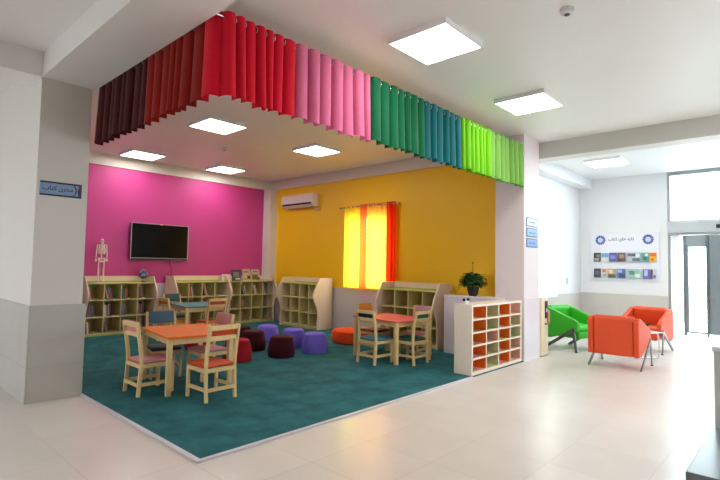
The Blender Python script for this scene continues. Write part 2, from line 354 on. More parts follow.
# ================================================================ CURTAIN VALANCE
def valance(name, label, rgb, axis, a, b, seed, nf):
    """pleated panel: wide rounded lobes towards the hall, narrow valleys towards the rod"""
    rd = random.Random(seed); t = thing(name, label, 'curtain', (a, .03, 0) if axis == 'x' else (.055, a, 0), 0, 'coloured curtain panels around the alcove')
    L = b-a; n = nf*18; bm = bmesh.new(); top, bot = 3.29, 2.635
    rows = 10; g = []
    wid = [rd.uniform(.75, 1.25) for _ in range(nf)]; tot = sum(wid); wid = [v*L/tot for v in wid]
    st = [sum(wid[:k]) for k in range(nf+1)]
    amps = [rd.uniform(.036, .052) for _ in range(nf)]; sway = [rd.uniform(-.02, .02) for _ in range(nf+1)]; sway[0] = 0; sway[-1] = 0
    hem = [rd.uniform(-.013, .013) for _ in range(nf)]; skew = [rd.uniform(-.25, .25) for _ in range(nf)]
    for j in range(rows):
        tz = j/(rows-1); z = top + (bot-top)*tz; row = []
        for i in range(n+1):
            s = i/18; k = min(int(s), nf-1); f = s-k
            lobe = abs(math.sin(PI*f))**.55
            off = .03 - 2*amps[k]*lobe*(.85+.25*tz*(1+skew[k]))
            u = st[k] + wid[k]*(f + .10*math.sin(2*PI*f)*-1) + (sway[k]*(1-f)+sway[k+1]*f)*tz
            u = min(max(u, 0.0), L)
            zz = z + (hem[k] if j == rows-1 else 0)
            row.append(bm.verts.new((u, off, zz) if axis == 'x' else (off, u, zz)))
        g.append(row)
    for j in range(rows-1):
        for i in range(n): bm.faces.new((g[j][i], g[j][i+1], g[j+1][i+1], g[j+1][i]))
    m = MB(); m.bm.free(); m.bm = bm
    o = m.build('cloth', cloth('curtain_'+name, rgb, .12), t, smooth=True)
    for k in range(nf):
        u = max(.03, st[k]+.004) if k else .03
        pts = [((u, .028*math.cos(q), 3.25+.026*math.sin(q)) if axis == 'x' else (.028*math.cos(q), u, 3.25+.026*math.sin(q))) for q in [2*PI*i/14 for i in range(14)]]
        MB().tube(pts, .005, 6, True).build('grommet', chrome, t, smooth=True)
    return t
valance('maroon_curtain', 'dark maroon pleated curtain panel beside the left pillar', (66, 8, 10), 'y', 1.20, 2.36, 1, 8)
valance('rust_curtain', 'rust red pleated curtain panel between the maroon one and the corner', (140, 18, 8), 'y', .20, 1.20, 2, 7)
valance('crimson_curtain', 'narrow crimson curtain strip just left of the valance corner', (216, 10, 44), 'y', .035, .20, 3, 1)
valance('crimson_curtain', 'bright crimson pleated curtain panel right of the valance corner', (218, 10, 46), 'x', .085, .785, 4, 7)
valance('pink_curtain', 'dusty pink pleated curtain panel between crimson and dark green', (222, 116, 156), 'x', .785, 1.74, 5, 7)
valance('green_curtain', 'dark green pleated curtain panel right of the pink one', (10, 102, 64), 'x', 1.74, 2.665, 6, 7)
valance('teal_curtain', 'teal pleated curtain panel between dark green and lime', (10, 104, 110), 'x', 2.665, 3.47, 7, 6)
valance('lime_curtain', 'vivid lime green pleated curtain panel between teal and sage', (108, 186, 10), 'x', 3.47, 4.23, 8, 7)
valance('sage_curtain', 'sage green pleated curtain panel at the right end by the column', (122, 176, 78), 'x', 4.23, 5.262, 9, 7)
def rod(label, p, q):
    t = thing('curtain_rod', label, 'curtain rod', p); v = Vector(q)-Vector(p)
    MB().tube([(0, 0, 0), v], .011, 12).build('rod', chrome, t, smooth=True)
    MB().ball(v, .024).build('finial', steel, t, smooth=True)
    MB().tube([(v*.998), v*.998+Vector((0, 0, CZ-p[2]))] if v.x < 1 else [v, v+Vector((.027, 0, 0))], .007, 8).build('bracket', chrome, t)
rod('chrome curtain rod carrying the crimson to sage panels', (0.02, .03, 3.25), (5.262, .03, 3.25))
rod('chrome curtain rod carrying the maroon and rust panels', (.055, 2.40, 3.25), (.055, .09, 3.25))

# ================================================================ WAVY BOOKCASES
cream = mat('cream_laminate', (228, 208, 186), .45, noise=.02, scale=3)
shelf_m = mat('shelf_laminate', (216, 206, 150), .45)
lime_edge = mat('lime_edging', (196, 204, 104), .45)
back_m = mat('case_back', (182, 170, 122), .55)
UW = 1.27; UD = .405
def wave_side(mirror=False):
    c = smoothcurve([(.435, 0), (.43, .14), (.418, .3), (.445, .45), (.515, .59), (.556, .70), (.550, .77), (.505, .87), (.435, .98), (.365, 1.09)], 5)
    return [(0, 0)] + c + [(0, 1.09)]
def bookcase(label, loc, rz):
    """local: x along the width, front towards -y, back at y = 0"""
    t = thing('wavy_bookcase', label, 'bookcase', loc, rz, 'wavy-sided bookcases')
    for x in (0, UW-.022):
        MB().prism([(-d, z) for d, z in wave_side()], 'x', x, x+.022).build('side_panel', cream, t, bevel=.002)
    MB().box(.022, UW-.022, -.015, 0, .0, 1.09).build('back_panel', back_m, t)
    MB().box(.022, UW-.022, -.03, -.0151, .99, 1.088).build('top_board', cream, t)
    for i, z in enumerate((.05, .35, .66, .97)):
        MB().box(.0225, UW-.0225, -UD, -.0155, z-.02, z).build('shelf', shelf_m if i < 3 else lime_edge, t)
    MB().box(.0225, UW-.0225, -UD+.01, -UD+.03, 0, .029).build('plinth', lime_edge, t)
    cw = (UW-.044)/4
    for k in (1, 2, 3):
        for z0, z1 in ((.0505, .3295), (.3505, .6395), (.6605, .9495)):
            MB().box(.022+cw*k-.008, .022+cw*k+.008, -UD+.001, -.0155, z0, z1).build('divider', shelf_m, t)
    return t
U1 = bookcase('wavy cream bookcase under the skeleton and globe, leftmost on the pink wall', (1.29, D-.03, CT), 0)
U2 = dup(U1, (2.96, D-.03, CT), 0, 'wavy cream bookcase right of the television, behind the small blue table')
U3 = dup(U1, (4.2305, D-.03, CT), 0, 'wavy cream bookcase in the far pink corner, books displayed on its top')
Y1 = dup(U1, (5.60, 5.74, CT), -PI/2, 'empty wavy cream bookcase on the yellow wall near the air conditioner')
Y2 = dup(U1, (5.51, 2.68, CT), -PI/2, 'empty wavy cream bookcase on the yellow wall right of the window')

book_cols = {'red': (150, 50, 52), 'navy': (50, 56, 90), 'grey': (130, 128, 124), 'white': (215, 210, 202), 'brown': (112, 74, 52), 'green': (96, 116, 92), 'blue': (96, 118, 150), 'ochre': (180, 134, 62), 'silver': (188, 188, 190), 'pink': (190, 110, 130), 'teal': (50, 112, 116), 'beige': (196, 178, 150), 'cream': (224, 212, 184), 'orange': (196, 96, 40)}
pages = mat('book_pages', (225, 218, 200), .8)
rows = {0: 'bottom', 1: 'middle', 2: 'top'}; colsn = ['first', 'second', 'third', 'fourth']
def fill(unit, uname, row, col, n, rd, lean=True):
    cw = (UW-.044)/4; z0 = (.0505, .3505, .6605)[row] + .0005
    names = rd.sample(list(book_cols), n+1); x = .022+cw*col+.012+.002
    ang = rd.uniform(.05, .28) if lean else 0
    base = unit.location
    for nm in names:
        th = rd.uniform(.012, .026); h = rd.uniform(.19, .235); dp = rd.uniform(.15, .18)
        a = max(0, ang)
        b = thing('book', '%s book leaning, %s row, %s compartment, %s' % (nm, rows[row], colsn[col], uname), 'book', (0, 0, 0), 0, 'books in the wavy bookcases')
        b.location = (base[0]+x+h*math.sin(a)*0, base[1]-UD+.03, base[2]+z0+th*math.sin(a)); b.rotation_euler = (0, -a, 0)
        # leaning books tip towards -x: foot to the right, head resting to the left
        b.location.x += h*math.sin(a)*.98
        MB().box(0, .002, 0, dp, 0, h).box(th-.002, th, 0, dp, 0, h).box(.002, th-.002, 0, .003, 0, h).build('cover', mat('book_'+nm, book_cols[nm], .5), b)
        MB().box(.0022, th-.0022, .0032, dp-.004, .003, h-.003).build('pages', pages, b)
        x += (th+.0015)/max(.5, math.cos(a))
rd = random.Random(11)
# compartments with books, as in the photograph (row 2 = top)
for r, c, n in ((2, 0, 2), (2, 1, 4), (2, 2, 3), (2, 3, 2), (1, 0, 5), (1, 1, 4), (1, 2, 2), (1, 3, 4), (0, 0, 3), (0, 1, 2), (0, 3, 3)): fill(U1, 'bookcase under the globe', r, c, n, rd)
for r, c, n in ((2, 1, 4), (2, 2, 3), (1, 0, 3), (1, 1, 2), (1, 2, 4), (0, 2, 3), (0, 1, 2)): fill(U2, 'bookcase behind the blue table', r, c, n, rd)
for r, c, n in ((2, 0, 3), (2, 1, 4), (2, 2, 4), (2, 3, 2), (1, 0, 4), (1, 1, 4), (0, 1, 3)): fill(U3, 'bookcase in the pink corner', r, c, n, rd)
# books standing face-out on top of the corner bookcases
def cover_book(x, wd, h, m1, label, art):
    t = thing('display_book', label, 'book', (x, D-.30, CT+.9705), 0, 'books shown face-out on the bookcase top')
    t.rotation_euler = (-.22, 0, 0)
    MB().box(0, wd, 0, .012, 0, h).build('cover', m1, t)
    for k, (x0, x1, z0, z1, m) in enumerate(art): MB().box(wd*x0, wd*x1, -.0015, -.0001, h*z0, h*z1).build('cover_picture', m, t)
bm_ = lambda n: mat('book_'+n, book_cols[n], .5)
cover_book(4.16, .22, .16, bm_('white'), 'low white book shown face-out, leftmost on the bookcase top', [(.55, .85, .3, .6, bm_('pink')), (.1, .4, .7, .8, bm_('grey'))])
cover_book(4.42, .24, .265, bm_('navy'), 'dark blue-grey book shown face-out beside the low white book', [(.15, .8, .35, .8, bm_('grey')), (.35, .9, .12, .26, bm_('white'))])
cover_book(4.71, .22, .28, bm_('beige'), 'beige book with dark red figures shown face-out on the bookcase top', [(.15, .8, .7, .84, bm_('grey')), (.55, .95, .15, .45, mat('cover_dark_red', (92, 24, 30), .5)), (.1, .5, .1, .2, bm_('grey'))])
cover_book(4.955, .23, .275, bm_('beige'), 'beige book with green artwork shown face-out, rightmost on the bookcase top', [(.08, .75, .12, .55, mat('cover_olive', (92, 104, 40), .5)), (.5, .95, .1, .3, mat('cover_dark_red', (92, 24, 30), .5)), (.2, .75, .75, .87, bm_('grey'))])

# ================================================================ CUBBY SHELF, CABINET
t = thing('cubby_shelf', 'cream cubby shelf with twenty orange, green and pink compartments at the carpet edge', 'shelf', (3.76, .005, 0.0175))
CW, CD, CH = 1.46, .262, .90
cub = mat('cubby_cream', (236, 222, 204), .4)
co = {'o': mat('cubby_orange', (240, 118, 30), .45), 's': mat('cubby_sage', (204, 202, 160), .45), 'g': mat('cubby_green', (164, 196, 116), .45), 'p': mat('cubby_pink', (226, 186, 168), .45)}
MB().box(0, .03, 0, CD, 0, CH).build('side_panel', cub, t, bevel=.002)
MB().box(CW-.03, CW, 0, CD, 0, CH).build('side_panel', cub, t, bevel=.002)
MB().box(.0305, CW-.0305, 0, CD, CH-.03, CH).build('top_panel', cub, t)
MB().box(.0305, CW-.0305, 0, CD, 0.0, .035).build('plinth', cub, t)
MB().box(.0305, CW-.0305, CD-.012, CD-.0005, .036, CH-.031).build('back_panel', co['s'], t)
cwid = (CW-.06)/4; rh = (CH-.065)/5
look = ['osop', 'osos', 'opos', 'osop', 'osop']
for r in range(5):
    zt = CH-.03-rh*r; zb = zt-rh
    for c in range(4):
        k = look[r][c]; x1 = .03+cwid*(c+1); x0 = .03+cwid*c
        if c < 3: MB().box(x1-.009, x1-.0005, .004, CD-.0125, zb+.0095, zt-.0095).build('divider', co[k], t)
        else: MB().box(x1-.009, x1-.0005, .004, CD-.0125, zb+.0095, zt-.0095).build('liner', co[k], t)
        MB().box(x0+.0095, x1-.0095, CD-.02, CD-.0125, zb+.0095, zt-.0095).build('cell_back', co[k], t)
        fl = 'g' if (r, c) in ((1, 0), (1, 1), (2, 2), (2, 3)) else ('p' if (r, c) in ((2, 0), (2, 1)) else None)
        MB().box(x0+.0005, x1-.0005, .006, CD-.0205, zb-.002, zb+.0085).build('cell_floor', co[fl] if fl else co['s' if k == 's' else 'p'], t)
    if r: MB().box(.0305, CW-.0305, 0, .0055, zt-.011, zt+.011).build('shelf_edge', cub, t)
for c in range(1, 4):
    x = .03+cwid*c; MB().box(x-.011, x+.011, -.0015, -.0003, .036, CH-.031).build('divider_edge', cub, t)
gd = thing('desk_gadget', 'tiny white gadget with two black round knobs on the cubby shelf', 'gadget', (3.985, .225, .9178))
MB().box(-.05, .05, -.02, .02, 0, .03, .006).build('body', mat('gadget_white', (225, 225, 230), .4), gd)
for s in (-1, 1): MB().ball((s*.055, 0, .045), .022, seg=14).build('knob', black, gd, smooth=True)

t = thing('white_cabinet', 'low lilac-white cabinet behind the cubby shelf, carrying the plant', 'cabinet', (4.99, .29, CT))
cw_ = mat('cabinet_white', (222, 214, 224), .35)
MB().box(0, .285, 0, .93, .0, .905).build('body', cw_, t, bevel=.003)
MB().box(-.012, .287, -.005, .94, .9055, .93).build('top', mat('cabinet_top', (236, 232, 240), .3), t, bevel=.003)
for y in (.01, .47): MB().box(-.012, -.0005, y, y+.45, .04, .895).build('door', cw_, t, bevel=.002)

# plant
t = thing('potted_plant', 'bushy green plant in a dark round pot on the white cabinet', 'plant', (5.14, .78, CT+.9305))
MB().lathe([(0, 0), (.055, 0), (.075, .03), (.092, .11), (.098, .15), (.086, .15), (.08, .12), (0, .12)], 28).build('pot', mat('dark_pot', (38, 38, 42), .4), t, smooth=True)
lm = mat('leaf_green', (34, 84, 34), .5, noise=.35, scale=14)
mb = MB(); rd = random.Random(5)
def leaf(mb, base, d, L, wd):
    d = Vector(d).normalized(); side = d.cross(Vector((0, 0, 1)));
    if side.length < .1: side = Vector((1, 0, 0))
    side.normalize(); nrm = side.cross(d); b = Vector(base); pr = []
    for f, ww, dr in ((0, .05, 0), (.3, .8, .02), (.6, 1, -.01), (.85, .55, -.08), (1, .03, -.16)):
        c = b + d*L*f + nrm*dr*L; pr.append((mb.bm.verts.new(c - side*wd*ww/2 + nrm*.006), mb.bm.verts.new(c), mb.bm.verts.new(c + side*wd*ww/2 + nrm*.006)))
    for A, B in zip(pr, pr[1:]):
        mb.bm.faces.new((A[0], A[1], B[1], B[0])); mb.bm.faces.new((A[1], A[2], B[2], B[1]))
for i in range(420):
    th = rd.uniform(0, 2*PI); el = rd.uniform(-.5, 1.3); r = rd.uniform(.05, .165)
    c = (math.cos(th)*math.cos(el)*r*1.15, math.sin(th)*math.cos(el)*r*1.15, .215+math.sin(el)*r*.95)
    leaf(mb, c, (math.cos(th), math.sin(th), rd.uniform(-.8, .7)), rd.uniform(.055, .085), rd.uniform(.05, .07))
mb.build('foliage', lm, t)
mb = MB()
for i in range(16):
    th = rd.uniform(0, 2*PI); r = rd.uniform(.06, .14); mb.tube([(0, 0, .12), (r*.4*math.cos(th), r*.4*math.sin(th), .2), (r*math.cos(th), r*math.sin(th), rd.uniform(.2, .34))], .003, 5)
mb.build('stems', mat('stem_green', (70, 96, 48), .6), t)
mb = MB().tube([(0, 0, .12), (.004, .002, .35), (-.003, 0, .53)], .006, 6); mb.ball((-.003, 0, .53), .012, sz=1.5, seg=10)
mb.build('stalk', mat('stalk_brown', (66, 60, 36), .6), t)
mb = MB(); mb.tube([(-.02, .02, .14), (-.10, .12, .17), (-.18, .20, .06), (-.19, .225, .03)], .003, 5)
leaf(mb, (-.18, .21, .06), (-.3, 1, -.1), .08, .05); leaf(mb, (-.14, .16, .12), (-.6, .6, .4), .07, .045)
mb.build('trailing_shoot', lm, t)

# ================================================================ CHAIRS AND TABLES
def chair(label, loc, rz, seatm, backm):
    """local: sitter faces +y; back legs at y = 0, front legs at y = .36"""
    t = thing('child_chair', label, 'chair', loc, rz, 'small pine chairs')
    hw = .165
    for s in (-1, 1):
        MB().path(smoothcurve([(s*hw, -.004, 0), (s*hw, .008, .16), (s*hw, .018, .34), (s*hw, .004, .5), (s*hw, -.04, .755)], 3), .036, .028).build('back_leg', pine, t, bevel=.003)
        MB().box(s*hw-.014, s*hw+.014, .335, .371, 0, .325).build('front_leg', pine, t, bevel=.003)
        MB().box(s*hw-.009, s*hw+.009, .034, .3345, .285, .325).build('side_rail', pine, t)
        MB().box(s*hw-.009, s*hw+.009, .0165, .3345, .10, .135).build('side_stretcher', pine, t)
    MB().box(-hw+.0145, hw-.0145, .344, .362, .285, .325).build('front_rail', pine, t)
    MB().box(-hw+.0145, hw-.0145, .003, .021, .285, .325).build('back_rail', pine, t)
    MB().box(-hw+.0145, hw-.0145, -.018, -.004, .10, .135).build('back_stretcher', pine, t)
    MB().bar((-hw+.0145, -.0405, .732), (hw-.0145, -.0405, .732), .016, .05).build('top_slat', pine, t, bevel=.003)
    MB().bar((-hw+.0145, -.020, .628), (hw-.0145, -.020, .628), .016, .042).build('lower_slat', pine, t, bevel=.003)
    o = MB().box(-hw+.016, hw-.016, -.014, .014, -.072, .072, .012, 3).build('back_pad', backm, t, smooth=True); o.location = (0, -.010, .690); o.rotation_euler = (.19, 0, 0)
    MB().box(-.172, .172, .024, .375, .3255, .362, .016, 3).build('seat', seatm, t, smooth=True)
    return t
fab = lambda n, c: mat('vinyl_'+n, c, .55, noise=.05, scale=30)
F = {'pink': fab('pink', (206, 136, 140)), 'orange': fab('orange', (196, 66, 14)), 'blue': fab('blue', (58, 96, 124)), 'navy': fab('navy', (24, 38, 52)), 'teal': fab('teal', (24, 82, 84)),
     'mauve': fab('mauve', (190, 134, 140)), 'skyblue': fab('skyblue', (52, 112, 138)), 'maroon': fab('maroon', (86, 18, 28)), 'yellow': fab('yellow', (222, 146, 48)), 'salmon': fab('salmon', (206, 94, 62)), 'amber': fab('amber', (206, 122, 32))}
cA = chair('pine chair with dusty pink pads on the left side of the orange table', (.365, 2.05, CT), -PI/2, F['pink'], F['pink'])
def mk(label, x, y, rz, s, b): return dup(cA, (x, y, CT), rz, label, {'seat': F[s], 'back_pad': F[b]})
mk('pine chair with orange seat, its back to the viewer at the orange table', .915, 1.235, 0.02, 'orange', 'orange')
mk('pine chair with blue backrest and dark seat behind the orange table', 1.03, 2.84, PI-.25, 'navy', 'blue')
mk('pine chair with mauve pads on the far right side of the orange table', 1.51, 2.20, PI/2, 'mauve', 'mauve')
mk('pine chair with navy backrest and blue seat left of the coral table', 3.36, 1.45, -PI/2-.03, 'skyblue', 'navy')
mk('pine chair with teal backrest and seat at the front of the coral table', 3.905, .90, 0, 'teal', 'teal')
mk('pine chair with amber backrest and maroon seat behind the coral table', 4.22, 2.24, PI, 'maroon', 'yellow')
mk('pine chair with mauve backrest on the right side of the coral table', 4.60, 1.38, PI/2, 'mauve', 'mauve')
mk('pine chair with amber pads left of the blue table', 2.12, 5.05, -PI/2+.1, 'amber', 'amber')
mk('pine chair with teal backrest behind the blue table', 2.72, 5.98, PI, 'teal', 'teal')
mk('pine chair with salmon pads in front of the blue table', 2.80, 4.50, 0, 'salmon', 'salmon')
def table(label, loc, rz, top):
    """local: corner at origin, x 0..TW, y 0..TL"""
    t = thing('child_table', label, 'table', loc, rz, 'rectangular pine tables')
    TW, TL, TH = .745, .975, .608
    MB().box(0, TW, 0, TL, TH-.022, TH, .004).build('tabletop', top, t, bevel=0)
    for x in (.012, TW-.062):
        for y in (.012, TL-.062): MB().box(x, x+.05, y, y+.05, 0, TH-.0225).build('leg', pine, t, bevel=.003)
    for y in (.025, TL-.045): MB().box(.0625, TW-.0625, y, y+.02, TH-.085, TH-.0225).build('apron', pine, t)
    for x in (.025, TW-.045): MB().box(x, x+.02, .0625, TL-.0625, TH-.085, TH-.0225).build('apron', pine, t)
    return t
ttop = lambda n, c: mat('laminate_'+n, c, .5, noise=.03, scale=5, spec=.3)
T1 = table('small pine table with a bright orange top, nearest the viewer', (.556, 1.69, CT), -.145, ttop('orange', (246, 130, 12)))
dup(T1, (3.57, 1.08, CT), -.13, 'small pine table with a coral pink top near the cubby shelf', {'tabletop': ttop('coral', (232, 106, 112))})
dup(T1, (2.37, 4.78, CT), -.16, 'small pine table with a dusty blue top before the pink wall', {'tabletop': ttop('blue', (88, 142, 148))})

# ================================================================ POUFS
def pouf(x, y, m, label, r=.205, h=.305):
    t = thing('pouf', label, 'pouf', (x, y, CT), 0, 'round upholstered poufs')
    prof = smoothcurve([(0, 0), (r*.86, 0), (r*.97, .025), (r, .10), (r*.93, h*.6), (r*.84, h*.85), (r*.78, h*.95), (r*.6, h), (0, h+.004)], 4)
    prof = [(max(a, 0), max(b, 0)) for a, b in prof]; prof[0] = (0, 0)
    MB().lathe(prof, 32).build('cushion', m, t, smooth=True)
    MB().tube([(r*.83*math.cos(q), r*.83*math.sin(q), h*.875) for q in [2*PI*i/32 for i in range(32)]], .004, 5, True).build('piping', m, t, smooth=True)
    return t
pm = lambda n, c: mat('velour_'+n, c, .8, noise=.08, scale=12, sheen=.03, spec=.25)
MR, RD, PU = pm('maroon', (62, 2, 20)), pm('red', (158, 12, 30)), pm('violet', (122, 106, 222))
pouf(2.16, 2.84, RD, 'red round pouf just right of the orange table')
pouf(2.20, 4.02, RD, 'red round pouf half hidden behind the orange table')
pouf(2.83, 3.42, MR, 'dark maroon pouf farther back, beside the red pouf')
pouf(2.82, 2.68, MR, 'dark maroon pouf nearest the viewer, in front of the violet poufs')
pouf(3.43, 3.85, PU, 'violet pouf farthest back, behind the two maroon poufs')
pouf(3.49, 3.21, PU, 'violet pouf in the middle of the violet row')
pouf(3.43, 2.61, PU, 'violet pouf nearest the viewer, rightmost of the row')
pouf(2.98, 4.00, MR, 'dark maroon pouf half hidden behind the orange-seated chair and the nearer maroon pouf')
t = thing('ottoman', 'low wide orange ottoman under the glowing window curtain', 'ottoman', (4.70, 2.92, CT))
MB().lathe([(0, 0), (.41, 0), (.43, .02), (.43, .18), (.415, .205), (.38, .217), (0, .22)], 40).build('cushion', pm('orange', (226, 74, 22)), t, smooth=True)
MB().tube([(.428*math.cos(q), .428*math.sin(q), .19) for q in [2*PI*i/40 for i in range(40)]], .005, 5, True).build('piping', pm('orange', (226, 74, 22)), t, smooth=True)

# ================================================================ TV, CABLE, GLOBE, SKELETON, AIR CONDITIONER
t = thing('television', 'flat black television with a silver bezel mounted on the pink wall', 'television', (2.79, D-.035, 1.80))
a, b = .61, .372
silver = mat('tv_silver', (170, 168, 172), .35, .5)
MB().box(-a, a, -.075, -.02, -b, b, .006).build('housing', black, t)
MB().box(-a, a, -.085, -.0755, b-.012, b).box(-a, -a+.014, -.085, -.0755, -b, b-.0125).box(a-.014, a, -.085, -.0755, -b, b-.0125).box(-a+.0145, a-.0145, -.085, -.0755, -b+.03, -b+.04).build('bezel', silver, t)
MB().box(-a+.0145, a-.0145, -.080, -.0757, -b+.041, b-.0125).build('screen', mat('tv_screen', (8, 8, 10), .25, spec=.15), t)
MB().box(-a+.0145, a-.0145, -.084, -.0757, -b, -b+.0295).build('lower_trim', mat('tv_trim', (22, 22, 26), .25), t)
MB().box(-.03, .03, -.087, -.0852, b-.018, b-.004).build('logo_plate', mat('plate_light', (220, 220, 220), .3), t)
MB().box(-.15, .15, -.0195, .034, -.12, .12).build('wall_bracket', mat('dark_steel', (50, 50, 52), .4, .6), t)
c = MB().tube(smoothcurve([(0, 0, 0), (.02, -.01, -.10), (.05, -.012, -.22), (.045, -.012, -.36), (.06, -.01, -.55)], 5), .005, 6).build('power_cable', mat('cable_red', (90, 20, 40), .5), smooth=True)
c.location = (3.02, D-.055, 1.428); tag(c, 'thin dark red cable hanging below the television', 'cable')

t = thing('globe', 'small blue desk globe on the left bookcase', 'globe', (2.41, D-.22, CT+.9705))
MB().lathe([(0, 0), (.058, 0), (.058, .008), (.03, .018), (.01, .03), (.008, .055), (0, .055)], 20).build('base', mat('globe_base', (24, 30, 60), .3), t, smooth=True)
gl = mat('globe_map', (36, 74, 168), .3); nt = gl.node_tree; L = nt.links.new
tc = nt.nodes.new('ShaderNodeTexCoord'); n = nt.nodes.new('ShaderNodeTexNoise'); n.inputs['Scale'].default_value = 14; n.inputs['Detail'].default_value = 4; L(tc.outputs['Object'], n.inputs['Vector'])
rp = nt.nodes.new('ShaderNodeValToRGB'); rp.color_ramp.elements[0].position = .53; rp.color_ramp.elements[0].color = lin((30, 62, 150)); rp.color_ramp.elements[1].position = .56; rp.color_ramp.elements[1].color = lin((176, 170, 130))
L(n.outputs['Fac'], rp.inputs[0]); L(rp.outputs[0], nt.nodes['Principled BSDF'].inputs['Base Color'])
MB().ball((0, 0, .15), .088, seg=28).build('sphere', gl, t, smooth=True)
MB().tube([(.1*math.sin(q)*.9, 0, .15+.1*math.cos(q)) for q in [(-.45+i/14*PI*1.05) for i in range(15)]], .005, 6).build('meridian_arm', mat('globe_arm', (190, 190, 190), .3, .6), t)

bone = mat('bone_white', (244, 228, 220), .5)
t = thing('model_skeleton', 'small white model skeleton standing on the left bookcase', 'model skeleton', (1.615, D-.22, CT+.9705)); 
mb = MB().ball((0, 0, .785), .038, .82, 1.0, 1.05, 18).ball((0, -.022, .755), .02, 1, .8, 1.1, 12).box(-.014, .014, -.042, -.026, .728, .742)
sk = mb.build('skull', bone, t, smooth=True)
for s in (-1, 1): MB().ball((s*.0135, -.036, .782), .0085, seg=10).build('eye_socket', mat('socket_dark', (50, 30, 34), .8), sk, smooth=True)
mb = MB().tube([(0, .006, .735), (0, .012, .66), (0, .016, .56), (0, .006, .48), (0, .01, .43)], .008, 8)
for k in range(14): mb.ball((0, .008+.006*math.sin(k*.4), .725-k*.021), .0115, 1, 1, .55, 8)
mb.build('spine', bone, t, smooth=True)
mb = MB()
for k in range(8):
    z = .70-k*.021; a = .036+.026*math.sin((k+1)/9*PI*.75); b = a*.68
    mb.tube([(a*math.sin(q), -b*math.cos(q)+.004, z-.014*math.cos(q)) for q in [(.25+i/14*(2*PI-.5)) for i in range(15)]], .0042, 5)
mb.box(-.007, .007, -.046, -.040, .60, .69); mb.build('rib_cage', bone, t, smooth=True)
mb = MB()
for s in (-1, 1): mb.tube([(0, -.03, .70), (s*.04, -.02, .712), (s*.078, .0, .706)], .005, 6)
mb.build('collar_bones', bone, t, smooth=True)
mb = MB()
for s in (-1, 1): mb.tube([(s*.018, .012, .445), (s*.045, .006, .455), (s*.056, -.006, .43), (s*.044, -.018, .40), (s*.014, -.022, .385), (s*.006, 0, .41)], [.010, .013, .013, .011, .009, .008], 8)
mb.build('pelvis', bone, t, smooth=True)
for s in (-1, 1):
    el = (s*.095, .0, .56); wr = (s*.105, -.012, .455) if s < 0 else (s*.085, -.02, .46)
    mb = MB().tube([(s*.08, 0, .705), (s*.088, 0, .63), el], [.010, .006, .009], 8).tube([el, wr], .0045, 6).tube([(el[0]+.008, el[1]+.006, el[2]), (wr[0]+.006, wr[1]+.004, wr[2])], .004, 6)
    for q in range(4): mb.tube([wr, (wr[0]+(q-1.5)*.007, wr[1]-.004, wr[2]-.035), (wr[0]+(q-1.5)*.009, wr[1]-.008, wr[2]-.06)], .0028, 5)
    mb.tube([wr, (wr[0]-s*.015, wr[1]-.006, wr[2]-.028)], .003, 5)
    mb.build('arm', bone, t, smooth=True)
    mb = MB().tube([(s*.046, -.002, .415), (s*.048, -.004, .31), (s*.044, 0, .215)], [.012, .0075, .013], 8)
    mb.tube([(s*.044, 0, .205), (s*.043, .004, .12), (s*.042, .004, .03)], [.012, .006, .008], 8).tube([(s*.055, .004, .20), (s*.053, .006, .035)], .0035, 6)
    mb.ball((s*.044, -.012, .212), .009, seg=8)
    mb.tube([(s*.042, .018, .014), (s*.043, -.01, .018), (s*.046, -.052, .008)], [.010, .009, .007], 8)
    mb.build('leg', bone, t, smooth=True)
MB().box(-.08, .08, -.065, .065, 0, .0045).build('stand', mat('stand_white', (225, 220, 215), .4), t)
MB().tube([(0, .045, .004), (0, .045, .40), (0, .014, .42)], .003, 6).build('support_rod', steel, t)

for c in children(t):
    if c.name.split('.')[0] in ('spine', 'rib_cage', 'collar_bones', 'pelvis', 'arm', 'leg'):
        md = c.modifiers.new('thick', 'SOLIDIFY'); md.thickness = .003; md.offset = 1
t = thing('air_conditioner', 'white split air conditioner high on the yellow wall near the corner', 'air conditioner', (W-.003, 5.60, 2.875))
acm = mat('ac_white', (226, 214, 214), .4)
L2 = .545
MB().prism([(0, .15), (-.17, .15), (-.205, .125), (-.21, -.06), (-.19, -.10), (-.12, -.15), (0, -.15)], 'y', -L2, L2).build('body', acm, t, bevel=.006)
MB().prism([(-.2125, .115), (-.2105, .115), (-.2145, -.055), (-.2165, -.055)], 'y', -L2+.015, L2-.015).build('front_panel', acm, t)
MB().prism([(-.208, -.068), (-.192, -.102), (-.186, -.096), (-.20, -.064)], 'y', -L2+.03, L2-.03).build('outlet', black, t).location.x = -.006
MB().prism([(-.195, -.108), (-.128, -.152), (-.131, -.157), (-.199, -.113)], 'y', -L2+.03, L2-.03).build('louvre', acm, t)
MB().tube(smoothcurve([(-.05, -.50, -.15), (-.055, -.51, -.20), (-.04, -.56, -.225), (-.01, -.62, -.21)], 4), .018, 10).build('pipe', mat('pipe_wrap', (214, 196, 176), .6), t, smooth=True)

